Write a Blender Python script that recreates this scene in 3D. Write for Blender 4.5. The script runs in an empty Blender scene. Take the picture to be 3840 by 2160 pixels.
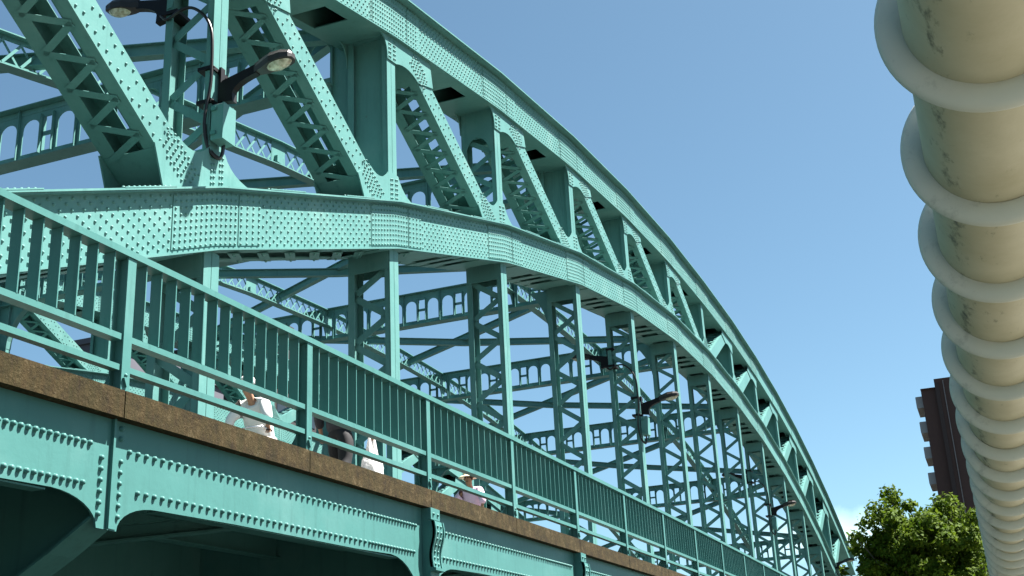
import bpy, math, random
import numpy as np
from mathutils import Vector, Matrix
random.seed(7)
SC = bpy.context.scene
COL = SC.collection
L = 5.6                                   # panel length of the trusses (m)
FARY = 20.1                               # offset of the far truss

# ------------------------------------------------------------------ materials
def new_mat(name):
    m = bpy.data.materials.new(name); m.use_nodes = True
    nt = m.node_tree
    return m, nt, nt.nodes['Principled BSDF']
def node(nt, t, **kw):
    n = nt.nodes.new(t)
    for k, v in kw.items():
        if k in n.inputs.keys(): n.inputs[k].default_value = v
        else: setattr(n, k, v)
    return n
def ramp(nt, fac, stops):
    r = nt.nodes.new('ShaderNodeValToRGB')
    el = r.color_ramp.elements
    while len(el) < len(stops): el.new(0.5)
    for e, (p, c) in zip(el, stops):
        e.position = p; e.color = (*c, 1)
    nt.links.new(fac, r.inputs['Fac'])
    return r.outputs['Color']
def noise(nt, vec, scale, detail=4, rough=.55):
    n = node(nt, 'ShaderNodeTexNoise', Scale=scale, Detail=detail, Roughness=rough)
    if vec is not None: nt.links.new(vec, n.inputs['Vector'])
    return n.outputs['Fac']
def mixc(nt, fac, a, b, mode='MIX'):
    n = nt.nodes.new('ShaderNodeMix'); n.data_type = 'RGBA'; n.blend_type = mode
    if isinstance(fac, (int, float)): n.inputs[0].default_value = fac
    else: nt.links.new(fac, n.inputs[0])
    for k, v in ((6, a), (7, b)):
        if isinstance(v, tuple): n.inputs[k].default_value = (*v, 1)
        else: nt.links.new(v, n.inputs[k])
    return n.outputs[2]
def position(nt):
    return nt.nodes.new('ShaderNodeNewGeometry').outputs['Position']
def bump(nt, b, h, strength, dist):
    n = node(nt, 'ShaderNodeBump', Strength=strength, Distance=dist)
    nt.links.new(h, n.inputs['Height']); nt.links.new(n.outputs['Normal'], b.inputs['Normal'])
def scaled(nt, vec, s):
    n = nt.nodes.new('ShaderNodeMapping'); n.inputs['Scale'].default_value = s
    nt.links.new(vec, n.inputs['Vector']); return n.outputs['Vector']

def paint_mat(name, base, chalk, dirt, rough=.42):
    m, nt, b = new_mat(name)
    p = position(nt)
    c = ramp(nt, noise(nt, p, .9, 6, .6), [(.30, tuple(x*.90 for x in base)), (.52, base), (.75, chalk)])
    streak = noise(nt, scaled(nt, p, (9, 9, .8)), 1.0, 5, .6)
    sr = nt.nodes.new('ShaderNodeMapRange'); nt.links.new(streak, sr.inputs[0])
    sr.inputs[1].default_value = .54; sr.inputs[2].default_value = .78; sr.inputs[4].default_value = .5
    c = mixc(nt, sr.outputs[0], c, dirt)
    spot = noise(nt, p, 26, 3, .6)
    sp = nt.nodes.new('ShaderNodeMapRange'); nt.links.new(spot, sp.inputs[0])
    sp.inputs[1].default_value = .68; sp.inputs[2].default_value = .8; sp.inputs[4].default_value = .35
    c = mixc(nt, sp.outputs[0], c, dirt)
    ru = noise(nt, p, 3.4, 8, .72)
    rp = nt.nodes.new('ShaderNodeMapRange'); nt.links.new(ru, rp.inputs[0])
    rp.inputs[1].default_value = .70; rp.inputs[2].default_value = .76; rp.inputs[4].default_value = .7
    c = mixc(nt, rp.outputs[0], c, (.075, .05, .03))
    nt.links.new(c, b.inputs['Base Color'])
    b.inputs['Roughness'].default_value = rough
    b.inputs['Specular IOR Level'].default_value = .12
    bump(nt, b, noise(nt, p, 14, 4), .10, .02)
    return m
TEAL = paint_mat('teal_paint', (.055, .155, .142), (.080, .182, .168), (.032, .084, .076))
TRUSS = paint_mat('chalky_teal_paint', (.084, .200, .184), (.122, .238, .217), (.045, .115, .105))

def simple(name, col, rough=.6, var=.15, scale=6, metal=0, spec=.4):
    m, nt, b = new_mat(name)
    p = position(nt)
    c = ramp(nt, noise(nt, p, scale, 5), [(.3, tuple(x*(1-var) for x in col)), (.7, tuple(min(1, x*(1+var)) for x in col))])
    nt.links.new(c, b.inputs['Base Color'])
    b.inputs['Roughness'].default_value = rough; b.inputs['Metallic'].default_value = metal
    b.inputs['Specular IOR Level'].default_value = spec
    return m

def moss_concrete():
    m, nt, b = new_mat('mossy_concrete')
    p = position(nt)
    c = ramp(nt, noise(nt, p, 6.5, 9, .78), [(.34, (.011, .007, .003)), (.46, (.027, .018, .006)), (.56, (.040, .027, .009)), (.70, (.105, .08, .045))])
    st = noise(nt, scaled(nt, p, (22, 22, 2.5)), 1, 4, .65)
    c = mixc(nt, ramp(nt, st, [(.42, (0, 0, 0)), (.68, (.7, .7, .7))]), c, (.022, .019, .005))
    fine = noise(nt, p, 60, 3, .7)
    c = mixc(nt, ramp(nt, fine, [(.62, (0, 0, 0)), (.75, (.8, .8, .8))]), c, (.12, .09, .055))
    nt.links.new(c, b.inputs['Base Color']); b.inputs['Roughness'].default_value = .95
    b.inputs['Specular IOR Level'].default_value = .15
    bump(nt, b, noise(nt, p, 30, 6, .7), .6, .02)
    return m
MOSS = moss_concrete()
DECKC = simple('grey_concrete', (.11, .105, .095), .9, .25, 3)
ASPH = simple('dark_asphalt', (.035, .035, .037), .9, .25, 8)
BLACK = simple('black_lamp_metal', (.004, .0035, .004), .5, .2, 10, 0, .2)
BROWNM = simple('brown_lamp_shell', (.016, .012, .010), .5, .2, 10)
CABLE = simple('black_cable', (.010, .007, .006), .35, .2, 20)

def glass_mat():
    m, nt, b = new_mat('lamp_bowl')
    p = position(nt)
    c = ramp(nt, noise(nt, p, 14, 4, .6), [(.35, (.30, .25, .16)), (.65, (.72, .66, .50))])
    nt.links.new(c, b.inputs['Base Color']); b.inputs['Roughness'].default_value = .18
    b.inputs['Transmission Weight'].default_value = .15
    return m
BOWL = glass_mat()

def pipe_mat(name, base, tint, dirtamt):
    m, nt, b = new_mat(name)
    p = position(nt)
    c = ramp(nt, noise(nt, p, 2.2, 6, .6), [(.3, base), (.7, tint)])
    # rows of mildew clinging to one flank and beside each flange
    tc = nt.nodes.new('ShaderNodeTexCoord')
    sep = nt.nodes.new('ShaderNodeSeparateXYZ'); nt.links.new(tc.outputs['Object'], sep.inputs[0])
    at = node(nt, 'ShaderNodeMath', operation='ARCTAN2')
    nt.links.new(sep.outputs['Y'], at.inputs[0])
    ng = node(nt, 'ShaderNodeMath', operation='MULTIPLY'); nt.links.new(sep.outputs['Z'], ng.inputs[0]); ng.inputs[1].default_value = -1
    nt.links.new(ng.outputs[0], at.inputs[1])          # 0 = straight down, + = bridge side
    band = ramp(nt, at.outputs[0], [(.0, (.10,)*3), (.55, (.22,)*3), (.80, (1,)*3), (.98, (.35,)*3)])
    n1 = noise(nt, scaled(nt, p, (7, 16, 16)), 1, 6, .72)
    n2 = noise(nt, p, 1.6, 2)
    add = node(nt, 'ShaderNodeMath', operation='ADD'); nt.links.new(n1, add.inputs[0])
    mu = node(nt, 'ShaderNodeMath', operation='MULTIPLY'); nt.links.new(band, mu.inputs[0]); mu.inputs[1].default_value = .20
    nt.links.new(mu.outputs[0], add.inputs[1])
    ad2 = node(nt, 'ShaderNodeMath', operation='MULTIPLY_ADD'); nt.links.new(n2, ad2.inputs[0]); ad2.inputs[1].default_value = .28
    nt.links.new(add.outputs[0], ad2.inputs[2])
    c = mixc(nt, ramp(nt, ad2.outputs[0], [(.78, (0, 0, 0)), (.97, (dirtamt,)*3)]), c, (.045, .05, .035))
    nt.links.new(c, b.inputs['Base Color']); b.inputs['Roughness'].default_value = .55
    bump(nt, b, noise(nt, p, 9, 4), .15, .02)
    return m
PIPE = pipe_mat('stained_cream_pipe', (.40, .355, .225), (.50, .455, .32), .9)
FLNG = pipe_mat('weathered_white_flange', (.45, .465, .41), (.53, .52, .44), .28)

# ------------------------------------------------------------------ mesh builder
class MB:
    def __init__(s): s.v = []; s.f = []; s.n = 0; s.smooth = []
    def add(s, vs, fs, sm=False):
        k = s.n
        s.v += [tuple(map(float, q)) for q in vs]
        s.f += [tuple(i+k for i in f) for f in fs]
        s.smooth += [sm]*len(fs); s.n += len(vs)
    def hexa(s, c):                        # 8 corners: bottom ring 0-3, top ring 4-7
        s.add(c, [(3,2,1,0), (4,5,6,7), (0,1,5,4), (1,2,6,5), (2,3,7,6), (3,0,4,7)])
    def box(s, x0, x1, y0, y1, z0, z1):
        s.hexa([(x0,y0,z0),(x1,y0,z0),(x1,y1,z0),(x0,y1,z0),(x0,y0,z1),(x1,y0,z1),(x1,y1,z1),(x0,y1,z1)])
    def obox(s, o, ex, ey, ez, a, b, c):   # oriented box, ranges a,b,c along ex,ey,ez
        o = np.array(o, float); ex, ey, ez = map(lambda q: np.array(q, float), (ex, ey, ez))
        P = lambda i, j, k: tuple(o+ex*a[i]+ey*b[j]+ez*c[k])
        s.hexa([P(0,0,0),P(1,0,0),P(1,1,0),P(0,1,0),P(0,0,1),P(1,0,1),P(1,1,1),P(0,1,1)])
    def bar(s, p, q, w, t, up=(0,0,1)):    # bar p->q, width w across, thickness t along 'up'
        p, q = np.array(p, float), np.array(q, float)
        d = q-p; l = np.linalg.norm(d); d /= l
        u = np.array(up, float); u = u-d*(u@d); u /= np.linalg.norm(u)
        r = np.cross(d, u)
        s.obox(p, d, r, u, (0, l), (-w/2, w/2), (-t/2, t/2))
    def prism_xz(s, poly, y0, y1):         # polygon in XZ extruded in Y
        n = len(poly)
        vs = [(x, y0, z) for x, z in poly]+[(x, y1, z) for x, z in poly]
        s.add(vs, [tuple(range(n)), tuple(range(2*n-1, n-1, -1))]+[(i, i+n, (i+1) % n+n, (i+1) % n) for i in range(n)])
    def prism_yz(s, poly, x0, x1):
        n = len(poly)
        vs = [(x0, y, z) for y, z in poly]+[(x1, y, z) for y, z in poly]
        s.add(vs, [tuple(range(n)), tuple(range(2*n-1, n-1, -1))]+[(i, i+n, (i+1) % n+n, (i+1) % n) for i in range(n)])
    def strip(s, pts, y0, y1):             # pts = [(X, zlow, zhigh)...] swept along X
        vs = []
        for x, a, b in pts: vs += [(x, y0, a), (x, y1, a), (x, y1, b), (x, y0, b)]
        fs = [(0, 1, 2, 3)]
        for i in range(len(pts)-1):
            k = 4*i
            for j in range(4): fs.append((k+j, k+4+j, k+4+(j+1) % 4, k+(j+1) % 4))
        k = 4*(len(pts)-1); fs.append((k+3, k+2, k+1, k))
        s.add(vs, fs)
    def rivets(s, C, nrm=(0,-1,0), r=.0225, h=.025, seg=7):
        if len(C) == 0: return
        nrm = np.array(nrm, float); u = np.cross(nrm, (0.31, .2, .9)); u /= np.linalg.norm(u); w = np.cross(nrm, u)
        th = np.arange(seg)*2*math.pi/seg
        ring = np.cos(th)[:,None]*u+np.sin(th)[:,None]*w
        T = np.concatenate([ring*r, ring*r*.80+nrm*h*.62, (nrm*h)[None]])
        F = []
        for i in range(seg):
            j = (i+1) % seg
            F += [(i, j, seg+j, seg+i), (seg+i, seg+j, 2*seg)]
        for c in C: s.add(T+np.array(c), F, True)
    def tube(s, pts, rad, seg=10, caps=True):
        pts = [np.array(p, float) for p in pts]; n = len(pts)
        if not hasattr(rad, '__len__'): rad = [rad]*n
        vs = []; pu = None
        for i, p in enumerate(pts):
            d = pts[min(i+1, n-1)]-pts[max(i-1, 0)]; d /= np.linalg.norm(d)
            if pu is None:
                a = np.array((0, 0, 1.)) if abs(d[2]) < .9 else np.array((1., 0, 0)); u = np.cross(d, a)
            else: u = pu-d*(pu@d)
            u /= np.linalg.norm(u); pu = u; w = np.cross(d, u)
            for k in range(seg):
                t = 2*math.pi*k/seg; vs.append(p+(u*math.cos(t)+w*math.sin(t))*rad[i])
        fs = []
        for i in range(n-1):
            for k in range(seg):
                fs.append((i*seg+k, i*seg+(k+1) % seg, (i+1)*seg+(k+1) % seg, (i+1)*seg+k))
        s.add(vs, fs, True)
        if caps:
            s.add(vs[:seg], [tuple(range(seg-1, -1, -1))]); s.add(vs[-seg:], [tuple(range(seg))])
    def build(s, name, m, parent=None, loc=None):
        me = bpy.data.meshes.new(name)
        me.from_pydata(s.v, [], s.f)
        me.polygons.foreach_set('use_smooth', s.smooth)
        me.materials.append(m); me.validate(); me.update()
        o = bpy.data.objects.new(name, me); COL.objects.link(o)
        if parent is not None: o.parent = parent
        if loc is not None: o.location = loc
        return o
def recalc(o):
    import bmesh
    bm = bmesh.new(); bm.from_mesh(o.data); bmesh.ops.recalc_face_normals(bm, faces=bm.faces[:]); bm.to_mesh(o.data); bm.free()
def tag(o, label=None, cat=None, group=None, kind=None):
    for k, v in (('label', label), ('category', cat), ('group', group), ('kind', kind)):
        if v: o[k] = v
    return o
def thing(name, label, cat, loc=(0,0,0), group=None, rz=0):
    o = bpy.data.objects.new(name, None); COL.objects.link(o); o.location = loc; o.rotation_euler = (0, 0, rz)
    o.empty_display_size = .3
    return tag(o, label, cat, group)
def dup(root, loc, rz=None, label=None, skip=()):
    r = root.copy(); COL.objects.link(r); r.location = loc
    if rz is not None: r.rotation_euler = (0, 0, rz)
    if label: r['label'] = label
    for ch in list(root.children):
        c = ch.copy(); COL.objects.link(c); c.parent = r
        for g in ch.children:
            d = g.copy(); COL.objects.link(d); d.parent = c
    return r
def bez(a, b, c, n=8):
    return [((1-t)**2*a[0]+2*t*(1-t)*b[0]+t*t*c[0], (1-t)**2*a[1]+2*t*(1-t)*b[1]+t*t*c[1]) for t in [k/n for k in range(n+1)]]

# ------------------------------------------------------------------ geometry of the arch
def zlb(u):
    w = u-6; return 14.58-.1829*w*w+(.04*w*w if w > 0 else 0)
def zub(u):
    w = u-6; return 17.56-.1232*w*w+(.08*w+.01*w*w if w > 0 else 0)
HL, HU = .90, .93                          # chord depths
def pl(fn, X):                             # polygonal chord through the panel points
    u = X/L; i = math.floor(u); t = u-i
    return fn(i)*(1-t)+fn(i+1)*t
zl = lambda X: pl(zlb, X)
zu = lambda X: pl(zub, X)
cz = lambda X: 4.626-.00823*(X/L-6)**2     # top of the kerb
I0, I1 = -2, 14
TW = .85                                   # truss width

bridge = thing('arch_bridge', 'riveted turquoise steel arch bridge with braced twin-chord ribs and hangers carrying the deck', 'bridge')

def seams(fn, h, mb, u, yf):               # cover plates either side of a joint near panel point u
    X = u*L; out = []
    for a, b in ((-.95, .52), (.56, 1.12)):
        pts = [(X+a+(b-a)*k/6, 0, 0) for k in range(7)]
        mb.strip([(x, pl(fn, x)+.055, pl(fn, x)+h-.055) for x, _, _ in pts], yf-.012, yf)
        out.append((X+a, X+b))
    return out
def chord_rivets(fn, h, mb, yf, imax, rows, stag, dense, seg):
    for i in range(-1, imax):
        plates = [(j*L+a, j*L+b) for j in (i, i+1) for a, b in ((-.95, .52), (.56, 1.12))]
        inpl = lambda x: any(a < x < b for a, b in plates)
        C = []; nrow = len(rows)
        sg = seg if i < 2 else 5
        for k, t in enumerate(rows):
            x = i*L+(stag/2 if k % 2 else 0)
            while x < (i+1)*L:
                if not inpl(x): C.append((x, yf, pl(fn, x)+t))
                x += stag
        for a, b in plates:
            if not (i*L <= (a+b)/2 < (i+1)*L): continue
            n = max(2, int((b-a-.08)/dense))
            for k in range(n):
                x = a+.05+(b-a-.10)*k/(n-1)
                for q in range(9):
                    t = .075+(rows[-1]-.07)*q/8
                    C.append((x, yf-.012, pl(fn, x)+t))
        mb.rivets(C, r=.022, h=.023, seg=sg)
def nodes_pts(fn, a, b, lo, hi): return [(i*L, fn(i)+lo, fn(i)+hi) for i in range(a, b+1)]

# lower chord: two webs, flange plates with outstanding lips, tie plates below
m = MB(); yf = -.03
m.strip(nodes_pts(zlb, I0, I1, 0, HL), yf, -.008)
m.strip(nodes_pts(zlb, I0, I1, 0, HL), TW, TW+.022)
m.strip(nodes_pts(zlb, I0, I1, HL, HL+.028), -.168, TW+.15)
m.strip(nodes_pts(zlb, I0, I1, HL-.022, HL), -.145, yf)
m.strip(nodes_pts(zlb, I0, I1, -.024, 0), -.125, .14)
m.strip(nodes_pts(zlb, I0, I1, -.024, 0), TW-.14, TW+.12)
for i in range(I0, I1):
    fr = [(.11, .37), (.44, .50), (.56, .63), (.70, .90)] if i >= 1 or i < 0 else [(.86, .95)]
    for a, b in fr:
        m.strip([(( i+t)*L, zl((i+t)*L)-.040, zl((i+t)*L)-.026) for t in (a, b)], -.10, TW+.10)
    if i in (0, 1):                        # lacing bars with rivets below the nearest panels
        for k in range(6):
            x0 = (i+.10+.135*k)*L
            if i == 1 and k: break
            m.bar((x0, .04, zl(x0)-.052), (x0+1.3, TW-.04, zl(x0+1.3)-.052), .16, .014)
            m.rivets([(x0+1.3*t, .04+(TW-.08)*t, zl(x0+1.3*t)-.059) for t in (.04, .12, .2, .8, .88, .96)], (0, 0, -1))
    for t in (.3, .72):                    # cover strips on the top flange
        xa, xb = (i+t-.09)*L, (i+t+.09)*L
        m.strip([(xa, zl(xa)+HL+.028, zl(xa)+HL+.046), (xb, zl(xb)+HL+.028, zl(xb)+HL+.046)], -.172, TW+.155)
        if -1 <= i < 3:
            m.rivets([(xa+.05+.1*k, -.10, zl(xa+.05+.1*k)+HL+.046) for k in range(10)], (0, 0, 1))
for i in range(-1, 13): seams(zlb, HL, m, i, yf)
ROWS = [.07, .13, .19, .28, .36, .44, .52, .60, .68, .76, .83]
chord_rivets(zlb, HL, m, yf, 8, ROWS, .20, .10, 7)
parts = [m.build('lower_chord', TRUSS, bridge)]

# upper chord: closed box, bottom plate with one manhole in every panel
m = MB()
m.strip(nodes_pts(zub, I0, I1, 0, HU), yf, -.008)
m.strip(nodes_pts(zub, I0, I1, 0, HU), TW+.1, TW+.122)
m.strip(nodes_pts(zub, I0, I1, HU, HU+.03), -.205, TW+.27)
m.strip(nodes_pts(zub, I0, I1, HU-.022, HU), -.175, yf)
for i in range(I0, I1):
    for a, b, y0, y1 in ((0, .605, -.10, TW+.25), (.605, .755, -.10, .20), (.605, .755, .90, TW+.25), (.755, 1, -.10, TW+.25)):
        m.strip([((i+t)*L, zu((i+t)*L)-.022, zu((i+t)*L)-.001) for t in (a, b)], y0, y1)
    for t in (.30, .96):                   # joints of the bottom plate
        xa = (i+t)*L; m.strip([(xa, zu(xa)-.030, zu(xa)-.022), (xa+.35, zu(xa+.35)-.030, zu(xa+.35)-.022)], -.095, TW+.24)
for i in range(-1, 13): seams(zub, HU, m, i+.02, yf)
chord_rivets(zub, HU, m, yf, 8, [.07, .14, .23, .32, .41, .50, .59, .68, .75, .82, .87], .155, .09, 6)
parts.append(m.build('upper_chord', TRUSS, bridge))

def laced_column(mb, lac, X, z0, z1, solid, plates=(.0, .0)):
    w = .175
    mb.box(X-w, X-.006, 0, .020, z0, z1); mb.box(X+.006, X+w, 0, .020, z0, z1)
    mb.box(X-w+.004, X+w-.004, .012, .03, z0, z1)
    mb.box(X-w, X+w, TW-.02, TW, z0, z1)
    for sx in (-1, 1):
        a, b = sorted((X+sx*w, X+sx*(w-.014)))
        mb.box(a, b, .030, .11, z0, z1); mb.box(a, b, TW-.13, TW-.02, z0, z1)
        xa, xb = sorted((X+sx*(w-.002), X+sx*(w+.010)))
        if solid:
            mb.box(X+sx*.06-.006, X+sx*.06+.006, .03, TW-.02, z0, z1)
            continue
        for q0, q1 in ((z0, z0+plates[0]), (z1-plates[1], z1)):
            if q1 > q0: mb.box(xa, xb, .04, TW-.03, q0, q1)
        if sx < 0: continue
        a0, a1 = z0+plates[0]-.05, z1-plates[1]+.05
        n = max(2, round((a1-a0)/.48)); st = (a1-a0)/n
        for k in range(n):
            ya, yb = (.07, TW-.07) if k % 2 else (TW-.07, .07)
            lac.bar((X-.10, ya, a0+k*st), (X-.10, yb, a0+(k+1)*st), .125, .014, (1, 0, 0))
def add_far(lst):
    for o in lst:
        c = o.copy(); COL.objects.link(c); c.location = (o.location.x, o.location.y+FARY, o.location.z)
        for g in o.children:
            d = g.copy(); COL.objects.link(d); d.parent = c
def lm_(i): return np.array((i*L, zlb(i)+HL/2))
def um_(i): return np.array((i*L, zub(i)+HU/2))

portal = []
# hangers from the lower chord to the deck, posts between the chords
for i in range(-1, 13):
    X = i*L
    zt = zlb(i)-.026; zb_ = cz(X)-.3
    if zt-zb_ > .6:
        m = MB(); lc = MB(); laced_column(m, lc, X, zb_, zt, False, (.5, .42 if zt-zb_ > 2 else .1))
        if i % 2 and i >= 3:               # inner knee under the lower chord
            m.prism_yz([(TW, zt), (TW, zt-1.5)]+bez((TW, zt-1.5), (TW+.04, zt-.5), (TW+.55, zt), 6)[1:], X-.012, X+.012)
        o = m.build('hanger', TRUSS, bridge)
        if lc.n: lc.build('lacing', TRUSS, o)
        parts.append(o)
    m = MB(); lc = MB()
    z0, z1 = zlb(i)+HL+.03, zub(i)-.024
    laced_column(m, lc, X, z0, z1, i % 2 == 1 or i >= 3, (.55, .75))
    if i % 2:
        portal.append((X, z0, z1))
    elif i < 3:
        for y in (.0,):
            m.prism_yz([(.035, z1), (.035, z1-1.15)]+bez((.12, z1-1.15), (.2, z1-.75), (.45, z1-.72), 5)+bez((.45, z1-.72), (.68, z1-.75), (.74, z1-1.15), 5)[1:]+[(.83, z1-1.15), (.83, z1)], X-.196, X-.188)
    o = m.build('truss_post', TRUSS, bridge)
    if lc.n: lc.build('lacing', TRUSS, o)
    parts.append(o)

# diagonals: two plates with angle legs, zigzag lacing on both edges
def diagonal(i, A, B):
    m = MB(); lc = MB()
    e3 = np.array((B[0]-A[0], 0, B[1]-A[1])); T = np.linalg.norm(e3); e3 /= T
    n3 = np.array((-e3[2], 0, e3[0]));
    if n3[2] < 0: n3 = -n3
    O = np.array((A[0], 0, A[1])); W = .245; Y = np.array((0, 1., 0))
    m.obox(O, e3, n3, Y, (.3, T-.3), (-W, W), (0, .018))
    m.obox(O, e3, n3, Y, (.3, T-.3), (-W, W), (TW-.018, TW))
    t0, t1 = .95, T-.85
    for sg in (-1, 1):
        a = sorted((sg*W, sg*(W-.014)))
        m.obox(O, e3, n3, Y, (.3, T-.3), a, (.018, .20)); m.obox(O, e3, n3, Y, (.3, T-.3), a, (TW-.22, TW-.018))
        b = sorted((sg*(W+.001), sg*(W+.012)))
        m.obox(O, e3, n3, Y, (.35, t0+.55), b, (.03, TW-.03)); m.obox(O, e3, n3, Y, (t1-.55, T-.35), b, (.03, TW-.03))
        if sg > 0 and i <= 0:              # the nearest diagonals carry a cover plate on top, with narrow slits
            m.obox(O, e3, n3, Y, (t0+.55, t1-.55), b, (.27, .585)); continue
        n = max(4, int(round((t1-t0-1.0)/.27))); st = (t1-t0-1.0)/n
        for k in range(n):
            ya, yb = (.12, TW-.12) if k % 2 else (TW-.12, .12)
            p = O+e3*(t0+.5+k*st)+n3*sg*(W+.016)+Y*ya; q = O+e3*(t0+.5+(k+1)*st)+n3*sg*(W+.016)+Y*yb
            lc.bar(p, q, .095, .010, n3)
    if i < 6:
        C = []; k = 0; t = .9
        while t < T-.9:
            off = .17 if k % 2 else .105
            for sg in (-1, 1): C.append(O+e3*(t+(.04 if sg > 0 else 0))+n3*sg*off)
            k += 1; t += .135
        m.rivets(C, seg=7 if i < 2 else 5)
    o = m.build('truss_diagonal', TRUSS, bridge); lc.build('lacing', TRUSS, o)
    parts.append(o)
for i in range(-2, 13):
    if i <= 5: diagonal(i, um_(i), lm_(i+1))
    else: diagonal(i, um_(i+1), lm_(i))

# gusset plates
GY0, GY1 = -.026, -.003
def gusset(i, lower, side):
    Xn = i*L
    if lower:
        N, M = lm_(i), um_(i+side); top = lambda X: zl(X)+HL+.03
    else:
        N, M = um_(i), lm_(i+side); top = lambda X: zu(X)-.024
    e = M-N; e = e/np.linalg.norm(e)
    m = MB()
    if lower:
        n = np.array((-side*e[1], abs(e[0])))
        P2 = N+e*1.47-n*.262; P3 = N+e*1.22+n*.262; zt = top(Xn)
        hl = (Xn+side*.185, max(zt+.56, zl(Xn+side*.2)+HL+.45))
        poly = [(Xn+side*1.15, top(Xn+side*1.15)), tuple(P2), tuple(P3)]
        poly += bez(tuple(P3), ((P3[0]*.45+hl[0]*.55), min(P3[1], hl[1])-.20), hl, 7)[1:]
        poly += [(Xn-side*.185, hl[1]+.03)]
        poly += bez((Xn-side*.185, hl[1]+.03), (Xn-side*.36, top(Xn-side*.4)+.16), (Xn-side*.88, top(Xn-side*.88)), 6)[1:]
        poly += [(Xn, top(Xn))]
    else:
        n = np.array((-side*e[1], abs(e[0])))
        P3 = N+e*1.47-n*.262; P4 = N+e*2.0+n*.262; zt = top(Xn)
        h1 = (Xn-side*.185, zt-.56); h2 = (Xn+side*.185, zt-.50)
        poly = bez((Xn-side*.50, top(Xn-side*.50)), (Xn-side*.2, top(Xn-side*.35)-.02), h1, 6)
        poly += bez(h2, ((h2[0]+P3[0])/2, max(h2[1], P3[1])+.16), tuple(P3), 7)
        poly += [tuple(P4), (Xn+side*1.78, top(Xn+side*1.78)), (Xn, top(Xn))]
    m.prism_xz(poly, GY0, GY1)
    m.prism_xz(poly, TW+.003, TW+.025)
    if -1 <= i < 6:
        C = []; sgn = 1 if lower else 1
        r0, r1 = (.62, 1.16) if lower else (1.0, 1.42)
        t = r0
        while t < r1+.3:
            for q in (-.20, -.13, -.04, .04, .13, .20):
                p = N+e*(t+(.05 if abs(q) in (.13, .04) else 0))+n*q
                ok = (p[1] > top(p[0])+.05) if lower else (p[1] < top(p[0])-.05)
                if ok and t+(q*-.45 if lower else q*.9) < (r1+.2 if lower else r1+.42): C.append((p[0], GY0, p[1]))
            t += .095
        for q in (-.13, -.07, .07, .13):
            for k in range(5):
                z = (top(Xn+q)+.07+.095*k) if lower else (top(Xn+q)-.08-.095*k)
                C.append((Xn+q, GY0, z))
        m.rivets(C, seg=7 if i < 2 else 5)
    o = m.build('gusset_plate', TRUSS, bridge); recalc(o); parts.append(o)
for i in range(-1, 13):
    if i <= 6: gusset(i, True, -1)
    if i >= 6: gusset(i, True, 1)
    if i <= 5: gusset(i, False, 1)
    if i >= 7: gusset(i, False, -1)
add_far(parts)

for X, z0, z1 in portal:                  # portal legs inside the posts, near and far
    for yb, sg in ((TW, 1), (FARY, -1)):
        P = lambda y: yb+sg*y
        m = MB()
        m.box(X-.012, X+.012, min(P(.0), P(.42)), max(P(.0), P(.42)), z0-.6, z1+.3)
        m.box(X-.10, X+.10, min(P(.42), P(.445)), max(P(.42), P(.445)), z0-.6, z1-.8)
        if sg < 0:
            kz = z1-.76
            m.prism_yz([(P(.445), kz-1.5)]+[(P(.445+1.25*(1-math.cos(t))), kz-1.5+1.5*math.sin(t)) for t in [math.pi/2*q/9 for q in range(10)]][1:]+[(P(.445), kz)], X-.011, X+.011)
            arc = [(P(.445+1.25*(1-math.cos(t))), kz-1.5+1.5*math.sin(t)) for t in [math.pi/2*q/9 for q in range(10)]]
            for a, b in zip(arc[:-1], arc[1:]): m.bar((X, a[0], a[1]), (X, b[0], b[1]), .22, .018)
        o = m.build('portal_leg', TRUSS, bridge); recalc(o)

# cross girders with arched openings (odd panel points)
def cross_girder(i):
    m = MB(); X = i*L; z0, z1 = zub(i)-.78, zub(i)+.52
    x0, x1 = X-.011, X+.011
    ya, yb = TW+.40, FARY-.05
    N = 12; wm = (yb-ya)/N
    def cell(y0, y1, ow, zb, zs, arch=True):
        c = (y0+y1)/2; a, b = c-ow/2, c+ow/2; r = ow/2
        m.box(x0, x1, y0, a, z0, z1); m.box(x0, x1, b, y1, z0, z1)
        m.box(x0, x1, a, b, z0, zb)
        arc = [(c-r*math.cos(t), zs+r*math.sin(t)) for t in [math.pi*k/10 for k in range(11)]]
        m.prism_yz([(a, z1)]+arc+[(b, z1)], x0, x1)
    for k in range(N):
        y = ya+k*wm
        cell(y+.03, y+.03+wm*.36, wm*.29, z0+.20, z0+.80)
        w2 = wm-2*(.03+wm*.36); yc = y+wm/2
        a, b = yc-w2/2, yc+w2/2
        m.box(x0, x1, a, b, z0, z0+.20); m.box(x0, x1, a, b, z0+1.02, z1)
        m.box(x0, x1, a, b, z0+.56, z0+.66)
        m.box(x0, x1, a, a+.05, z0+.20, z0+1.02); m.box(x0, x1, b-.05, b, z0+.20, z0+1.02)
        for q in (a+.02, b-.02): m.box(X-.10, X+.10, q-.007, q+.007, z0+.14, z0+1.08)
        cell(y+wm-.03-wm*.36, y+wm-.03, wm*.29, z0+.20, z0+.80)
        m.box(x0, x1, y, y+.03, z0, z1); m.box(x0, x1, y+wm-.03, y+wm, z0, z1)
        m.box(X-.09, X+.09, y-.008, y+.008, z0, z1)
    m.box(X-.19, X+.19, ya, yb, z1, z1+.02); m.box(X-.20, X+.20, ya, yb, z0-.02, z0)
    for z in (z0+.07, z1-.07): m.box(X-.022, X+.022, ya, yb, z-.065, z+.065)
    o = m.build('cross_girder', TRUSS, bridge)
for i in range(-1, 14, 2): cross_girder(i)

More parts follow.
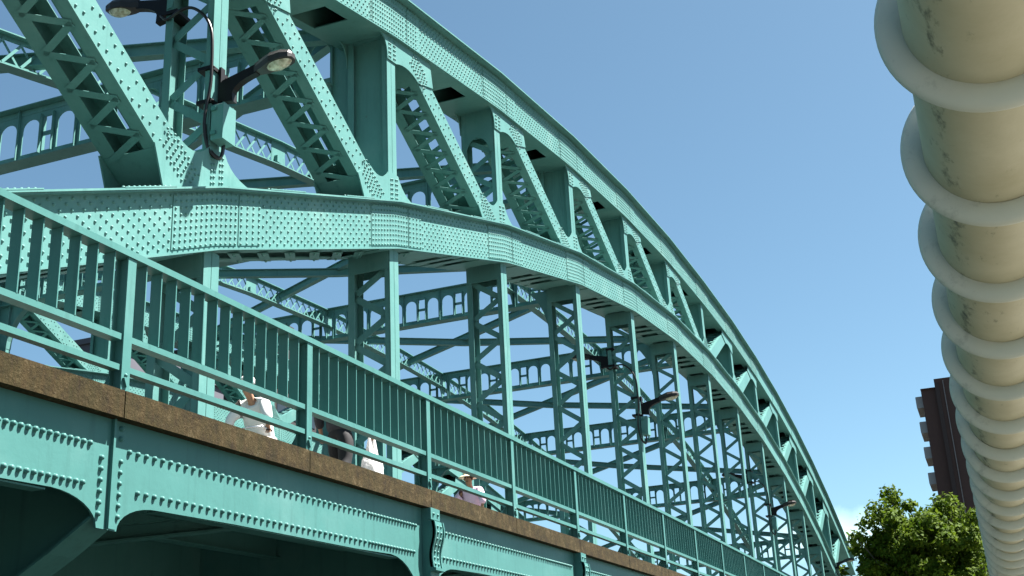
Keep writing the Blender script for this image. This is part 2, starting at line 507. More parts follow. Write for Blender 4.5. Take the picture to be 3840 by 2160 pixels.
# longitudinal lattice beams at the third points, and X braces between the girders
def lattice_beam(Yc, i):
    m = MB(); lc = MB()
    for j in (i, i+1):
        xa, xb = j*L, (j+1)*L
        f = lambda x: zu(x)
        for dz, sgn in ((.50, -1), (-.16, 1)):
            m.strip([(x, f(x)+dz-.012, f(x)+dz+.012) for x in (xa, xb)], Yc-.15, Yc+.15)
            m.strip([(x, f(x)+dz+min(0, sgn*.10), f(x)+dz+max(0, sgn*.10)) for x in (xa, xb)], Yc-.02, Yc+.02)
        n = 12; st = L/n
        for k in range(n):
            x = xa+k*st
            lc.bar((x, Yc-.03, f(x)-.08), (x+st, Yc-.03, f(x+st)+.42), .055, .012, (0, 1, 0))
            lc.bar((x, Yc+.03, f(x)+.42), (x+st, Yc+.03, f(x+st)-.08), .055, .012, (0, 1, 0))
    xm = (i+1)*L
    m.strip([(xm-.32, zu(xm-.32)-.15, zu(xm-.32)+.49), (xm+.32, zu(xm+.32)-.15, zu(xm+.32)+.49)], Yc-.045, Yc-.035)
    m.box(xm-.18, xm+.18, Yc-.14, Yc-.05, zu(xm)-.14, zu(xm)+.04)
    for xe, sgn in ((i*L, 1), ((i+2)*L, -1)):
        if True:
            q = xe+sgn*.35
            m.strip(sorted([(xe+sgn*.02, zu(xe)-.75, zu(xe)+.5), (q, zu(q)-.15, zu(q)+.5)]), Yc-.012, Yc+.012)
    o = m.build('lattice_beam', TRUSS, bridge); lc.build('lacing', TRUSS, o)
for i in range(-1, 13, 2):
    for Yc in (6.05, 14.1): lattice_beam(Yc, i)
def ibeam(m, p, q, d=.26, w=.20):
    p, q = np.array(p, float), np.array(q, float)
    up = np.array((0, 0, 1.))
    m.bar(p+up*d/2, q+up*d/2, w, .018); m.bar(p-up*d/2, q-up*d/2, w, .018); m.bar(p, q, .016, d-.018)
for i in range(-1, 13, 2):
    ym = (TW+FARY)/2
    for a, b in ((i, i+2), (i+2, i)):
        m = MB(); P = [(a*L, TW+.3, zub(a)+.33), ((i+1)*L, ym, zub(i+1)+(.22 if a == i else .0)), (b*L, FARY-.1, zub(b)+.33)]
        ibeam(m, P[0], P[1]); ibeam(m, P[1], P[2])
        m.build('cross_brace', TRUSS, bridge)

# ------------------------------------------------------------------ deck, kerb and edge girder
XS = [L*(-4+.25*k) for k in range(0, 4*19+1)]
m = MB()
for a, b in zip(XS[:-1:2], XS[2::2]):      # cast lengths with open joints
    m.strip([(x, cz(x)-.215, cz(x)) for x in (a+.006, (a+b)/2, b-.006)], -3.205, -2.85)
kerb = m.build('kerb_edge', MOSS, bridge); kerb['label'] = 'moss-stained brown concrete edge of the footway'
m = MB(); m.strip([(x, cz(x)-.20, cz(x)-.03) for x in XS], -2.848, -.2)
m.build('footway_slab', DECKC, bridge)
m = MB(); m.strip([(x, cz(x)-.36, cz(x)-.08) for x in XS], 1.05, FARY-.2)
m.build('road_deck', ASPH, bridge)
m = MB(); m.strip([(x, cz(x)-.20, cz(x)-.03) for x in XS], FARY+1.1, FARY+4.1)
m.build('footway_slab', DECKC, bridge)
m = MB()
for y in (0, TW-.03): m.strip([(x, cz(x)-1.9, cz(x)-.22) for x in XS], y, y+.03)
for z in (-1.93, -.22): m.strip([(x, cz(x)+z, cz(x)+z+.03) for x in XS], -.14, TW+.14)
m.build('tie_girder', TEAL, bridge)
GYF = -3.103
def node_drop(i): return 1.06 if i == -1 else 1.42
def edge_panel(i):
    m = MB(); xa, xb = i*L, (i+1)*L
    c = cz
    top = [(xb-(xb-xa)*k/8, c(xb-(xb-xa)*k/8)-.18) for k in range(9)]
    da, db = node_drop(i), node_drop(i+1)
    la, lb = (.5, .5+max(0, db-1.06)*.7)
    la = .5+max(0, da-1.06)*.7
    bot = [(xa+.0, c(xa)-da), (xa+.115, c(xa)-da)]
    def haunch(x, sgn, d, l):
        r = []
        for k in range(9):
            t = math.pi/2*k/8
            r.append((x+sgn*(.115+l*(1-math.cos(t))), c(x)-d+(d-.835)*math.sin(t)))
        return r
    bot += haunch(xa, 1, da, la)[1:]
    bot += [(xa+(xb-xa)*t, c(xa+(xb-xa)*t)-.835) for t in (.3, .5, .7)]
    bot += haunch(xb, -1, db, lb)[::-1]+[(xb, c(xb)-db)]
    m.prism_xz(bot+top, GYF, GYF+.02)
    # bottom angle lip
    xs = [xa+.65+(xb-xa-1.3)*k/8 for k in range(9)]
    m.strip([(x, c(x)-.845, c(x)-.832) for x in xs], GYF+.02, GYF+.14)
    if i < 7:
        C = []; pit = .105 if i < 0 else .1
        x = xa+.21
        while x < xb-.18:
            p_ = pit if (x-xa) < .74*L else .072
            C.append((x, GYF, c(x)-.44))
            if xa+.30 < x < xb-.30: C.append((x+.02, GYF, c(x)-.745))
            x += p_
        if i in (-1, -2):
            for k in range(6):
                xx = xa+.11 if i == -1 else xb-.11
                C.append((xx, GYF, c(xx)-.53-.085*k))
            if i == -1: C += [(xa+.1, GYF, c(xa)-.27), (xa+.1, GYF, c(xa)-.35)]
        m.rivets(C, r=.0235, h=.031, seg=9 if i < 1 else 5)
    o = m.build('edge_girder', TEAL, bridge); recalc(o)
for i in range(-3, 13): edge_panel(i)
def console(i):
    X = i*L+(.06 if i != -1 else 0); c = cz(X); m = MB()
    if i == -1:
        m.box(X-.012, X+.012, GYF-.03, GYF-.001, c-1.055, c-.21)
        m.box(X+.022, X+.10, GYF-.006, GYF-.001, c-1.05, c-.46)
        m.build('web_stiffener', TEAL, bridge); return
    w = .125
    prof = [(GYF-.002, c-.22), (-3.225, c-.22), (-3.225, c-.355), (-3.19, c-.36), (-3.19, c-.37)]
    for k in range(15):
        t = k/14; prof.append((-3.235-.024*math.sin(math.pi*2*t)*(1-.25*t)-.02*(1-t), c-.375-.53*t))
    prof += [(-3.275, c-.915), (-3.275, c-.945), (-3.205, c-.955), (-3.205, c-1.6), (GYF-.002, c-1.6)]
    m.prism_yz(prof, X-w, X+w)
    for sx in (-1, 1):                     # raised rims of the scroll
        rim = [(y-.014, z) for y, z in prof[5:20]]
        m.prism_yz(rim+[(y+.03, z) for y, z in prof[5:20]][::-1], X+sx*w-(.022 if sx > 0 else 0), X+sx*w+(.022 if sx < 0 else 0))
    if i < 4:
        C = []
        for k in range(7):
            t = .12+.135*k; y = -3.235-.024*math.sin(math.pi*2*t)*(1-.25*t)-.02*(1-t)
            for sx in (-.045, .045): C.append((X+sx, y+.004, c-.375-.53*t))
        C += [(X-.06, -3.225, c-.29), (X+.06, -3.225, c-.29)]
        m.rivets(C, r=.021, h=.024)
    o = m.build('console_bracket', TEAL, bridge); recalc(o)
for i in range(-2, 13):
    console(i)
    X = i*L; c = cz(X)
    m = MB()                               # cantilever beam carrying the footway, cross floor beam
    m.prism_yz([(GYF+.03, c-.22), (-.01, c-.22), (-.01, c-2.1)]+bez((-.01, c-2.1), (-1.6, c-1.95), (GYF+.03, c-(.98 if i == -1 else 1.3)), 8), X-.01, X+.01)
    b = bez((-.01, c-2.1), (-1.6, c-1.95), (GYF+.03, c-(.98 if i == -1 else 1.3)), 8)
    for p, q in zip(b[:-1], b[1:]): m.bar((X, p[0], p[1]), (X, q[0], q[1]), .30, .02)
    o = m.build('cantilever_beam', TEAL, bridge); recalc(o)
    m = MB(); m.box(X-.015, X+.015, TW+.02, FARY, c-2.0, c-.37); m.box(X-.2, X+.2, TW+.02, FARY, c-2.03, c-2.0)
    m.build('floor_beam', TEAL, bridge)
    m = MB(); ibeam(m, (X+.3, -.1, c-1.0), (X+L*.5, GYF+.15, c-.56), .14, .14); m.build('cross_brace', TEAL, bridge)
for y in (-2.1, -1.1):
    m = MB(); m.strip([(x, cz(x)-.60, cz(x)-.205) for x in XS], y-.008, y+.008)
    m.strip([(x, cz(x)-.615, cz(x)-.60) for x in XS], y-.08, y+.08)
    m.build('stringer', TEAL, bridge)
for y in (4, 7, 10, 13, 16):
    m = MB(); m.strip([(x, cz(x)-.9, cz(x)-.37) for x in XS], y-.01, y+.01); m.build('stringer', TEAL, bridge)

# ------------------------------------------------------------------ railing
rail = thing('bridge_railing', 'turquoise steel railing with flat upright bars along the edge of the footway', 'railing', (0, -3.128, 0))
def rl(m, name, parent): return m.build(name, TEAL, parent)
m = MB(); RX = [x for x in XS if x >= -3.5*L-.1]
m.strip([(x, cz(x)+1.102, cz(x)+1.158) for x in RX], -.078, .06)
rl(m, 'handrail', rail)
for k in range(-3, 29):
    X = -L+2.8*k; c = cz(X); m = MB()
    m.box(X-.05, X+.05, -.066, -.052, c-.01, c+1.10); m.box(X-.05, X+.05, .045, .058, c-.01, c+1.10)
    m.box(X-.008, X+.008, -.052, .045, c-.01, c+1.10)
    m.box(X-.05, X+.05, -.06, .045, c-.012, c+.012)
    if k < 8:                              # bent lug and gusset foot
        m.bar((X-.03, -.078, c+.10), (X+.005, -.078, c+.03), .022, .02, (0, 1, 0))
        m.rivets([(X, -.066, c+.125)], r=.018, h=.018, seg=6)
        m.prism_yz([(.058, c), (.20, c-.02), (.058, c+.20)], X-.006, X+.006)
    rl(m, 'rail_post', rail)
    xa, xb = X+.062, X+2.8-.062
    m = MB()
    for lo, hi, y0, y1 in ((.405, .455, -.052, .045), (.157, .205, -.052, .02)):
        m.strip([(x, cz(x)+lo, cz(x)+hi) for x in (xa, (xa+xb)/2, xb)], y0, y1)
    pan = rl(m, 'railing_panel', rail)
    rest = MB()
    for j in range(13):
        x = X+.2*(j+1); mm = MB() if -1 <= k < 6 else rest
        mm.box(x-.006, x+.006, -.055, .05, cz(x)+.457, cz(x)+1.10)
        if -1 <= k < 6: rl(mm, 'baluster', pan)
    if rest.n: tag(rl(rest, 'balusters', pan), kind='stuff')

# ------------------------------------------------------------------ lamps, junction boxes, cables
def make_lamp(name, label, loc, rz):
    # local +Y is outward along the arm, origin on the flange
    t = thing(name, label, 'street lamp', loc, 'lamps clamped to the bridge posts', rz)
    m = MB()
    for z in (.30, -.24): m.box(-.215, .215, -.22, .03, z-.028, z+.028); 
    for z in (.30, -.24):
        for sx in (-.19, .19): m.rivets([(sx, .03, z)], (0, 1, 0), r=.018, h=.03, seg=6)
    m.box(-.05, .05, .03, .07, -.30, .36)
    m.build('clamp', BLACK, t)
    m = MB()
    prof = [(.07, -.20), (.28, -.24), (.27, -.10)]+bez((.27, -.10), (.30, .04), (.66, .12), 6)+[(.66, .26), (.10, .13), (.07, .10)]
    m.prism_yz(prof, -.055, .055); o = m.build('arm', BLACK, t); recalc(o)
    m = MB()                               # cobra head: tapered shell, lofted rings
    ring = []
    for y, w, zt, zb in ((.62, .055, .28, .13), (.78, .10, .33, .15), (.90, .135, .36, .18), (1.08, .14, .36, .20), (1.20, .10, .34, .22), (1.235, .05, .31, .235)):
        ring.append([(-w, y, zb), (w, y, zb), (w*1.02, y, (zb+zt)/2+.01), (w*.7, y, zt), (-w*.7, y, zt), (-w*1.02, y, (zb+zt)/2+.01)])
    vs = [p for r in ring for p in r]; n = 6
    fs = [tuple(range(n-1, -1, -1)), tuple(range(len(vs)-n, len(vs)))]
    for a in range(len(ring)-1):
        for b in range(n): fs.append((a*n+b, a*n+(b+1) % n, (a+1)*n+(b+1) % n, (a+1)*n+b))
    m.add(vs, fs); h = m.build('lamp_head', BROWNM, t); recalc(h)
    m = MB(); vs = []; 
    for r_, dz in ((1, 0), (.85, -.05), (.5, -.085), (.0001, -.095)):
        for k in range(16):
            a = 2*math.pi*k/16; y = 1.0+.205*r_*math.cos(a)
            vs.append((.118*r_*math.sin(a), y, .155+.09*(y-.8)+dz+.035))
    fs = [(a*16+k, a*16+(k+1) % 16, (a+1)*16+(k+1) % 16, (a+1)*16+k) for a in range(3) for k in range(16)]
    m.add(vs, fs, True); m.build('lamp_glass', BOWL, h)
    return t
def lz(i, up): return cz(i*L)+(7.78 if up else 6.12)
lampA = make_lamp('street_lamp', 'black lamp arm on the nearest post, reaching over the footway beside a grey-green box', (0, -.002, lz(0, False)), math.pi)
lab = {(0, True): 'black lamp with cream bowl at the top left, reaching over the roadway',
 (4, False): 'dark lamp on the fifth hanger, lower of its pair, reaching toward the footway',
 (4, True): 'dark lamp on the fifth hanger, upper of its pair, reaching over the road',
 (8, False): 'small distant lamp in front of the far arch underside, lower of its pair',
 (8, True): 'small distant lamp among the far hangers, upper of its pair',
 (12, False): 'tiny farthest lamp silhouetted across the foot of the arch beside the tree'}
for (i, up), s in lab.items():
    dup(lampA, (i*L, TW+.002 if up else -.002, lz(i, up)), 0 if up else math.pi, s)
def make_box(i, first=None, label=None):
    X = i*L; z = cz(X)+5.24
    if first: return dup(first, (X, 0, z), None, label)
    t = thing('junction_box', label, 'junction box', (X, 0, z), 'junction boxes below the lamps')
    m = MB()
    poly = [(-.16, .02), (-.13, .06), (.15, .06), (.18, .0), (.18, .58), (-.16, .58)]
    poly = [(-.20, 0), (.10, 0), (.10, .52), (.06, .58), (-.16, .58), (-.20, .54)]
    m.prism_xz(poly, -.225, -.04); o = m.build('box_body', TRUSS, t); recalc(o)
    m = MB(); m.box(-.205, .105, -.240, -.226, -.004, .56); m.build('box_door', TRUSS, t)
    m = MB()
    for z_ in (.1, .48): m.box(-.235, -.201, -.13, -.05, z_-.03, z_+.03)
    m.build('mounting_strap', TEAL, t)
    return t
bx = make_box(0, None, 'pale green metal junction box strapped to the nearest post below its lamp')
make_box(4, bx, 'green junction box under the lamp on the fifth hanger')
make_box(8, bx, 'tiny green junction box under the distant lamp on the ninth hanger')
for i, s in ((0, 'thick black cable looping down the nearest post past the junction box'), (4, 'thin dark cable bowed around the fifth hanger below its lamps'), (8, 'hair-thin dark cable on the ninth hanger, farthest of the cables')):
    X = i*L; c = cz(i*L); m = MB()
    P = [(-.21, .92, 7.52), (-.21, .80, 7.42), (-.21, .62, 7.50), (-.21, .42, 7.52), (-.21, .25, 7.42), (-.21, .10, 7.24), (-.21, .0, 6.96), (-.21, -.02, 6.45), (-.21, -.01, 6.1), (-.23, .04, 5.7), (-.23, .045, 5.4), (-.20, .0, 5.14), (-.15, -.06, 5.02), (-.08, -.10, 4.99), (-.03, -.12, 5.06), (-.02, -.13, 5.24)]
    pts = []
    for k in range(len(P)-1):
        p0, p1, p2, p3 = (P[max(k-1, 0)], P[k], P[k+1], P[min(k+2, len(P)-1)])
        for q in range(4):
            t = q/4
            pts.append(tuple(.5*((2*p1[a])+(-p0[a]+p2[a])*t+(2*p0[a]-5*p1[a]+4*p2[a]-p3[a])*t*t+(-p0[a]+3*p1[a]-3*p2[a]+p3[a])*t**3) for a in (0, 1, 2)))
    m.tube([(X+x, y, z+c) for x, y, z in pts], .024, 8)
    m.tube([(X+x+.045, y+.012, z+c+.045) for x, y, z in pts if z < 5.5], .016, 8)
    o = m.build('lamp_cable', CABLE); tag(o, s, 'cable', 'cables on the lamp posts')

# ------------------------------------------------------------------ flanged white pipe
PR = .45; CAM = np.array((-13.0854, -9.2267, 1.6))
pa = CAM+PR*np.array((0, -.79212, 6.02142)); psl = (0.0, 0.0)
pipe = thing('flanged_pipe', 'big weathered white pipe with a row of round flanges running overhead', 'pipe', tuple(pa))
rotY = math.atan(-psl[1]); rotZ = math.atan(psl[0])
pipe.rotation_euler = (0, rotY, rotZ)
m = MB(); N = 64; xs = [-8]+[k*2.0 for k in range(-3, 46)]
def lathe(m, prof, N=64):
    vs = []; n = len(prof)
    for x, r in prof:
        for k in range(N):
            a = 2*math.pi*k/N; vs.append((x, r*math.cos(a), r*math.sin(a)))
    m.add(vs, [(i*N+k, i*N+(k+1) % N, (i+1)*N+(k+1) % N, (i+1)*N+k) for i in range(n-1) for k in range(N)], True)
lathe(m, [(x, PR*.745) for x in xs]); m.build('pipe_barrel', PIPE, pipe)
disc = None
for j in range(-5, 64):
    xj = PR*(10.701+2.96373*j)
    if disc is None:
        m = MB(); r0, r1, t = PR*.742, PR*1.0, .05
        lathe(m, [(0, r0), (-.003, r0+.008), (-.007, r0+.03), (-.008, (r0+r1)/2), (-.005, r1-.022), (.003, r1-.008), (.014, r1), (t-.018, r1), (t-.006, r1-.010), (t, r1-.022), (t, r0)])
        # narrow weld collar behind the flange
        disc = m.build('flange', FLNG, pipe); 
        disc.location = (xj, 0, 0)
        import bmesh
    else:
        d = disc.copy(); COL.objects.link(d); d.parent = pipe; d.location = (xj, random.uniform(-.004, .004), random.uniform(-.004, .004))
m = MB(); xj = PR*(10.701+2.96373*3)
for k in range(2): lathe(m, [(xj+.25+.11*k, PR*.75), (xj+.26+.11*k, PR*.80), (xj+.31+.11*k, PR*.80), (xj+.32+.11*k, PR*.75)])
m.build('repair_collar', PIPE, pipe)
for xs_ in (-6.5, 88):
    m = MB(); p = Vector(pa)+Matrix.Rotation(rotZ, 3, 'Z') @ Matrix.Rotation(rotY, 3, 'Y') @ Vector((xs_, 0, 0))
    zt = p.z-PR*.70
    m.box(-.25, .25, -.25, .25, 0, zt-.2); m.box(-.35, .35, -.5, .5, zt-.2, zt+.15)
    o = m.build('pipe_pier', DECKC, None, (p.x, p.y, 0)); tag(o, 'square concrete pier carrying the end of the overhead pipe', 'pier', 'pipe piers')

# ------------------------------------------------------------------ ground, river
def wmat():
    m, nt, b = new_mat('river_water'); p = position(nt)
    b.inputs['Base Color'].default_value = (.012, .02, .018, 1); b.inputs['Roughness'].default_value = .3; b.inputs['Specular IOR Level'].default_value = .2
    bump(nt, b, noise(nt, p, 1.3, 5), .5, .15); return m
m = MB(); m.add([(-2500, -2500, -.6), (2500, -2500, -.6), (2500, 2500, -.6), (-2500, 2500, -.6)], [(0, 1, 2, 3)])
tag(m.build('ground', simple('earth', (.03, .028, .02), .95, .3, .2)), kind='structure')
m = MB(); m.box(-60, 62, -10.5, 300, -.59, -.5); tag(m.build('river', wmat()), kind='structure')
m = MB(); m.box(-60, 62, -18, -10.6, -.59, 0); tag(m.build('riverside_path', simple('paving', (.17, .165, .14), .9, .2, 4)), kind='structure')

# ------------------------------------------------------------------ distant buildings
def bmat(name, col, bandcol, fx, fz, wx=.55, wz=.5):
    m, nt, b = new_mat(name); p = position(nt)
    c = ramp(nt, noise(nt, p, .35, 5), [(.3, tuple(x*.88 for x in col)), (.7, tuple(x*1.1 for x in col))])
    nt.links.new(c, b.inputs['Base Color']); b.inputs['Roughness'].default_value = .8
    return m
WIN = simple('dark_window', (.02, .025, .03), .15, .2, .5)
def tower(name, label, x0, x1, y0, y1, h, mat, floor=3.0, bay=3.2, winmat=WIN, faces='xy', extra=None):
    t = thing(name, label, 'building', ((x0+x1)/2, (y0+y1)/2, 0))
    ox, oy = (x0+x1)/2, (y0+y1)/2
    m = MB(); m.box(x0-ox, x1-ox, y0-oy, y1-oy, -.5, h); m.box(x0-ox-.25, x1-ox+.25, y0-oy-.25, y1-oy+.25, h, h+.5)
    m.build('wall', mat, t)
    m = MB(); m.box(x0-ox+2, x0-ox+6, y0-oy+1, y0-oy+3, h+.5, h+3); m.build('roof_house', mat, t)
    n = 0
    z = h-2.4
    while z > h-26 and z > 1:
        if 'y' in faces:
            x = x0+1.0
            while x+1.6 < x1 and n < 90:
                w = MB(); w.box(x-ox, x-ox+1.7, y0-oy-.06, y0-oy-.01, z, z+1.5); w.build('window', winmat, t); n += 1
                x += bay
        if 'x' in faces:
            y = y0+1.0
            while y+1.6 < y1 and n < 90:
                w = MB(); w.box(x0-ox-.06, x0-ox-.01, y-oy, y-oy+1.7, z, z+1.5); w.build('window', winmat, t); n += 1
                y += bay
        z -= floor
    return t
# right: dark brown block with white balconies on its river side
BR = bmat('brown_tile', (.052, .024, .019), None, 1, 1); BW = simple('white_balcony', (.27, .27, .28), .7, .06, 2)
tb = thing('apartment_building', 'dark brown apartment tower with white balconies behind the tree and pipe', 'building', (138, -12, 0))
def P_(m, x0, x1, y0, y1, z0, z1): m.box(x0-138, x1-138, y0+12, y1+12, z0, z1)
m = MB(); P_(m, 130, 152, -22, -5.0, -.5, 35.9); P_(m, 129.6, 152, -22, -6.55, -.5, 36.9); m.build('wall', BR, tb)
m = MB(); P_(m, 129.75, 152.1, -22.1, -4.95, 35.9, 36.0); m.build('parapet', BR, tb)
m = MB(); P_(m, 129.45, 129.6, -7.55, -7.45, 0, 36.6); m.build('downpipe', simple('grey_pipe', (.16, .14, .14), .6), tb)
m = MB(); P_(m, 129.5, 129.6, -7.0, -6.56, 0, 36.4); m.build('pilaster', simple('dark_pilaster', (.034, .020, .018), .7), tb)
for k in range(10):
    z = 34.2-2.92*k
    m = MB(); P_(m, 130.9, 136, -5.0, -4.25, z-.12, z); P_(m, 130.9, 136, -4.33, -4.25, z, z+1.2); P_(m, 130.9, 131.0, -5.0, -4.33, z, z+1.2)
    bal = m.build('balcony', BW, tb)
    m = MB()
    for q in range(14): P_(m, 130.95+q*.36, 130.99+q*.36, -4.245, -4.22, z, z+1.15)
    m.build('balcony_slats', simple('grey_slats', (.4, .41, .44), .7) if k == 0 else bpy.data.materials['grey_slats'], bal)
    m = MB(); P_(m, 131, 133, -5.0, -4.94, z+.05, z+2.1); m.build('window', WIN, tb)
GR = bmat('lavender_grey_render', (.07, .068, .085), None, 1, 1); DB = bmat('dark_brown_cladding', (.014, .010, .010), None, 1, 1)
tower('office_building', 'plain grey-lavender building seen through the lower rails at the far left', 69.5, 88, 60, 64, 35.4, GR, faces='')
tower('office_building', 'dark brown flat-roofed tower rising just above the handrail', 97, 112, 60, 80, 43.4, DB, faces='xy')
tower('office_building', 'brown-grey block with pale windows low behind the rails near the hatted rider', 128, 158, 52, 75, 26.0, bmat('taupe_render', (.06, .05, .048), None, 1, 1), winmat=simple('pale_window', (.55, .6, .66), .3), faces='xy')

# ------------------------------------------------------------------ tree
def leafmat(name, a, b_):
    m, nt, b = new_mat(name); p = position(nt)
    c = ramp(nt, noise(nt, p, 1.4, 4), [(.3, a), (.7, b_)])
    nt.links.new(c, b.inputs['Base Color']); b.inputs['Roughness'].default_value = .75; b.inputs['Specular IOR Level'].default_value = .15
    tr = node(nt, 'ShaderNodeBsdfTranslucent'); nt.links.new(c, tr.inputs['Color'])
    mx = nt.nodes.new('ShaderNodeMixShader'); mx.inputs[0].default_value = .35
    nt.links.new(b.outputs[0], mx.inputs[1]); nt.links.new(tr.outputs[0], mx.inputs[2])
    nt.links.new(mx.outputs[0], nt.nodes['Material Output'].inputs['Surface']); return m
BARK = simple('bark', (.09, .07, .05), .9, .3, 5)
def tree(name, label, base, ctr, rad, nclump, nleaf, leaf, seed):
    rnd = random.Random(seed)
    t = thing(name, label, 'tree', base)
    B = np.array(base); Cc = np.array(ctr)-B; R = np.array(rad)
    m = MB(); m.tube([(0, 0, 0), (.05, .1, Cc[2]*.3), (Cc[0]*.5, Cc[1]*.5, Cc[2]*.62), tuple(Cc*np.array((.9, .9, .9)))], [.34, .26, .2, .12], 10)
    cl = []
    while len(cl) < nclump:
        d = np.array([rnd.gauss(0, 1) for _ in range(3)]); d /= np.linalg.norm(d)
        q = rnd.random()**.45
        p = Cc+d*R*q*(.74+.24*rnd.random()+.16*math.sin(3.1*d[1]+1.7*d[2]+4*d[0]))
        if p[2] > Cc[2]-R[2]*.9: cl.append((p, rnd.uniform(.45, .95)))
    for p, r in cl[:46]:
        a = np.array((Cc[0]*.55, Cc[1]*.55, Cc[2]*.55+rnd.random()*Cc[2]*.25)); mid = (a+p)/2+np.array((0, 0, -.3))
        m.tube([a, mid, p], [.10, .06, .025], 6)
    m.build('trunk', BARK, t)
    V = []; F = []
    for p, r in cl:
        for _ in range(nleaf):
            d = np.array([rnd.gauss(0, 1) for _ in range(3)]); d /= np.linalg.norm(d)
            c = p+d*r*rnd.random()**.4*np.array((1, 1, .8))
            n = d*.7+np.array([rnd.gauss(0, .6) for _ in range(3)])+np.array((0, 0, .5)); n /= np.linalg.norm(n)
            u = np.cross(n, [rnd.gauss(0, 1) for _ in range(3)]); u /= np.linalg.norm(u); w = np.cross(n, u)
            s = leaf*rnd.uniform(.6, 1.25); k = len(V)
            V += [c-u*s, c+w*s*.55-n*s*.12, c+u*s, c-w*s*.55-n*s*.12]; F.append((k, k+1, k+2, k+3))
    m = MB(); m.add(V, F); m.build('crown', leafmat('leaf_'+name+str(seed), (.026, .060, .003), (.105, .150, .011)), t)
    return t
tree('broadleaf_tree', 'bushy green broadleaf tree below the brown tower, between bridge and pipe', (70, -5.0, 0), (70, -5.2, 10.7), (4.4, 4.9, 4.75), 260, 130, .19, 3)

# ------------------------------------------------------------------ people and bicycles
def skin_obj(name, verts, edges, radii, mat, parent, root=0, sub=2):
    me = bpy.data.meshes.new(name); me.from_pydata([tuple(v) for v in verts], edges, [])
    o = bpy.data.objects.new(name, me); COL.objects.link(o); o.parent = parent
    md = o.modifiers.new('skin', 'SKIN')
    for k, r in enumerate(radii):
        sv = me.skin_vertices[0].data[k]; sv.radius = r if hasattr(r, '__len__') else (r, r); sv.use_root = (k == root)
    md.use_smooth_shade = True
    s = o.modifiers.new('sub', 'SUBSURF'); s.levels = sub; s.render_levels = sub
    me.materials.append(mat); return o
class SK:
    def __init__(s): s.v = []; s.e = []; s.r = []
    def chain(s, pts, rads, start=None):
        prev = start
        for p, r in zip(pts, rads):
            s.v.append(p); s.r.append(r); k = len(s.v)-1
            if prev is not None: s.e.append((prev, k))
            prev = k
        return prev
def ball(m, c, r, seg=16, rings=10, zs=(1,1,1)):
    vs = []; fs = []
    for i in range(rings+1):
        ph = math.pi*i/rings
        for k in range(seg):
            a = 2*math.pi*k/seg; vs.append((c[0]+r*zs[0]*math.sin(ph)*math.cos(a), c[1]+r*zs[1]*math.sin(ph)*math.sin(a), c[2]+r*zs[2]*math.cos(ph)))
    for i in range(rings):
        for k in range(seg): fs.append((i*seg+k, (i+1)*seg+k, (i+1)*seg+(k+1) % seg, i*seg+(k+1) % seg))
    m.add(vs, fs, True)
SKIN = simple('skin', (.33, .17, .10), .6, .1, 10); SKIN2 = simple('skin_tan', (.30, .15, .085), .6, .1, 10)
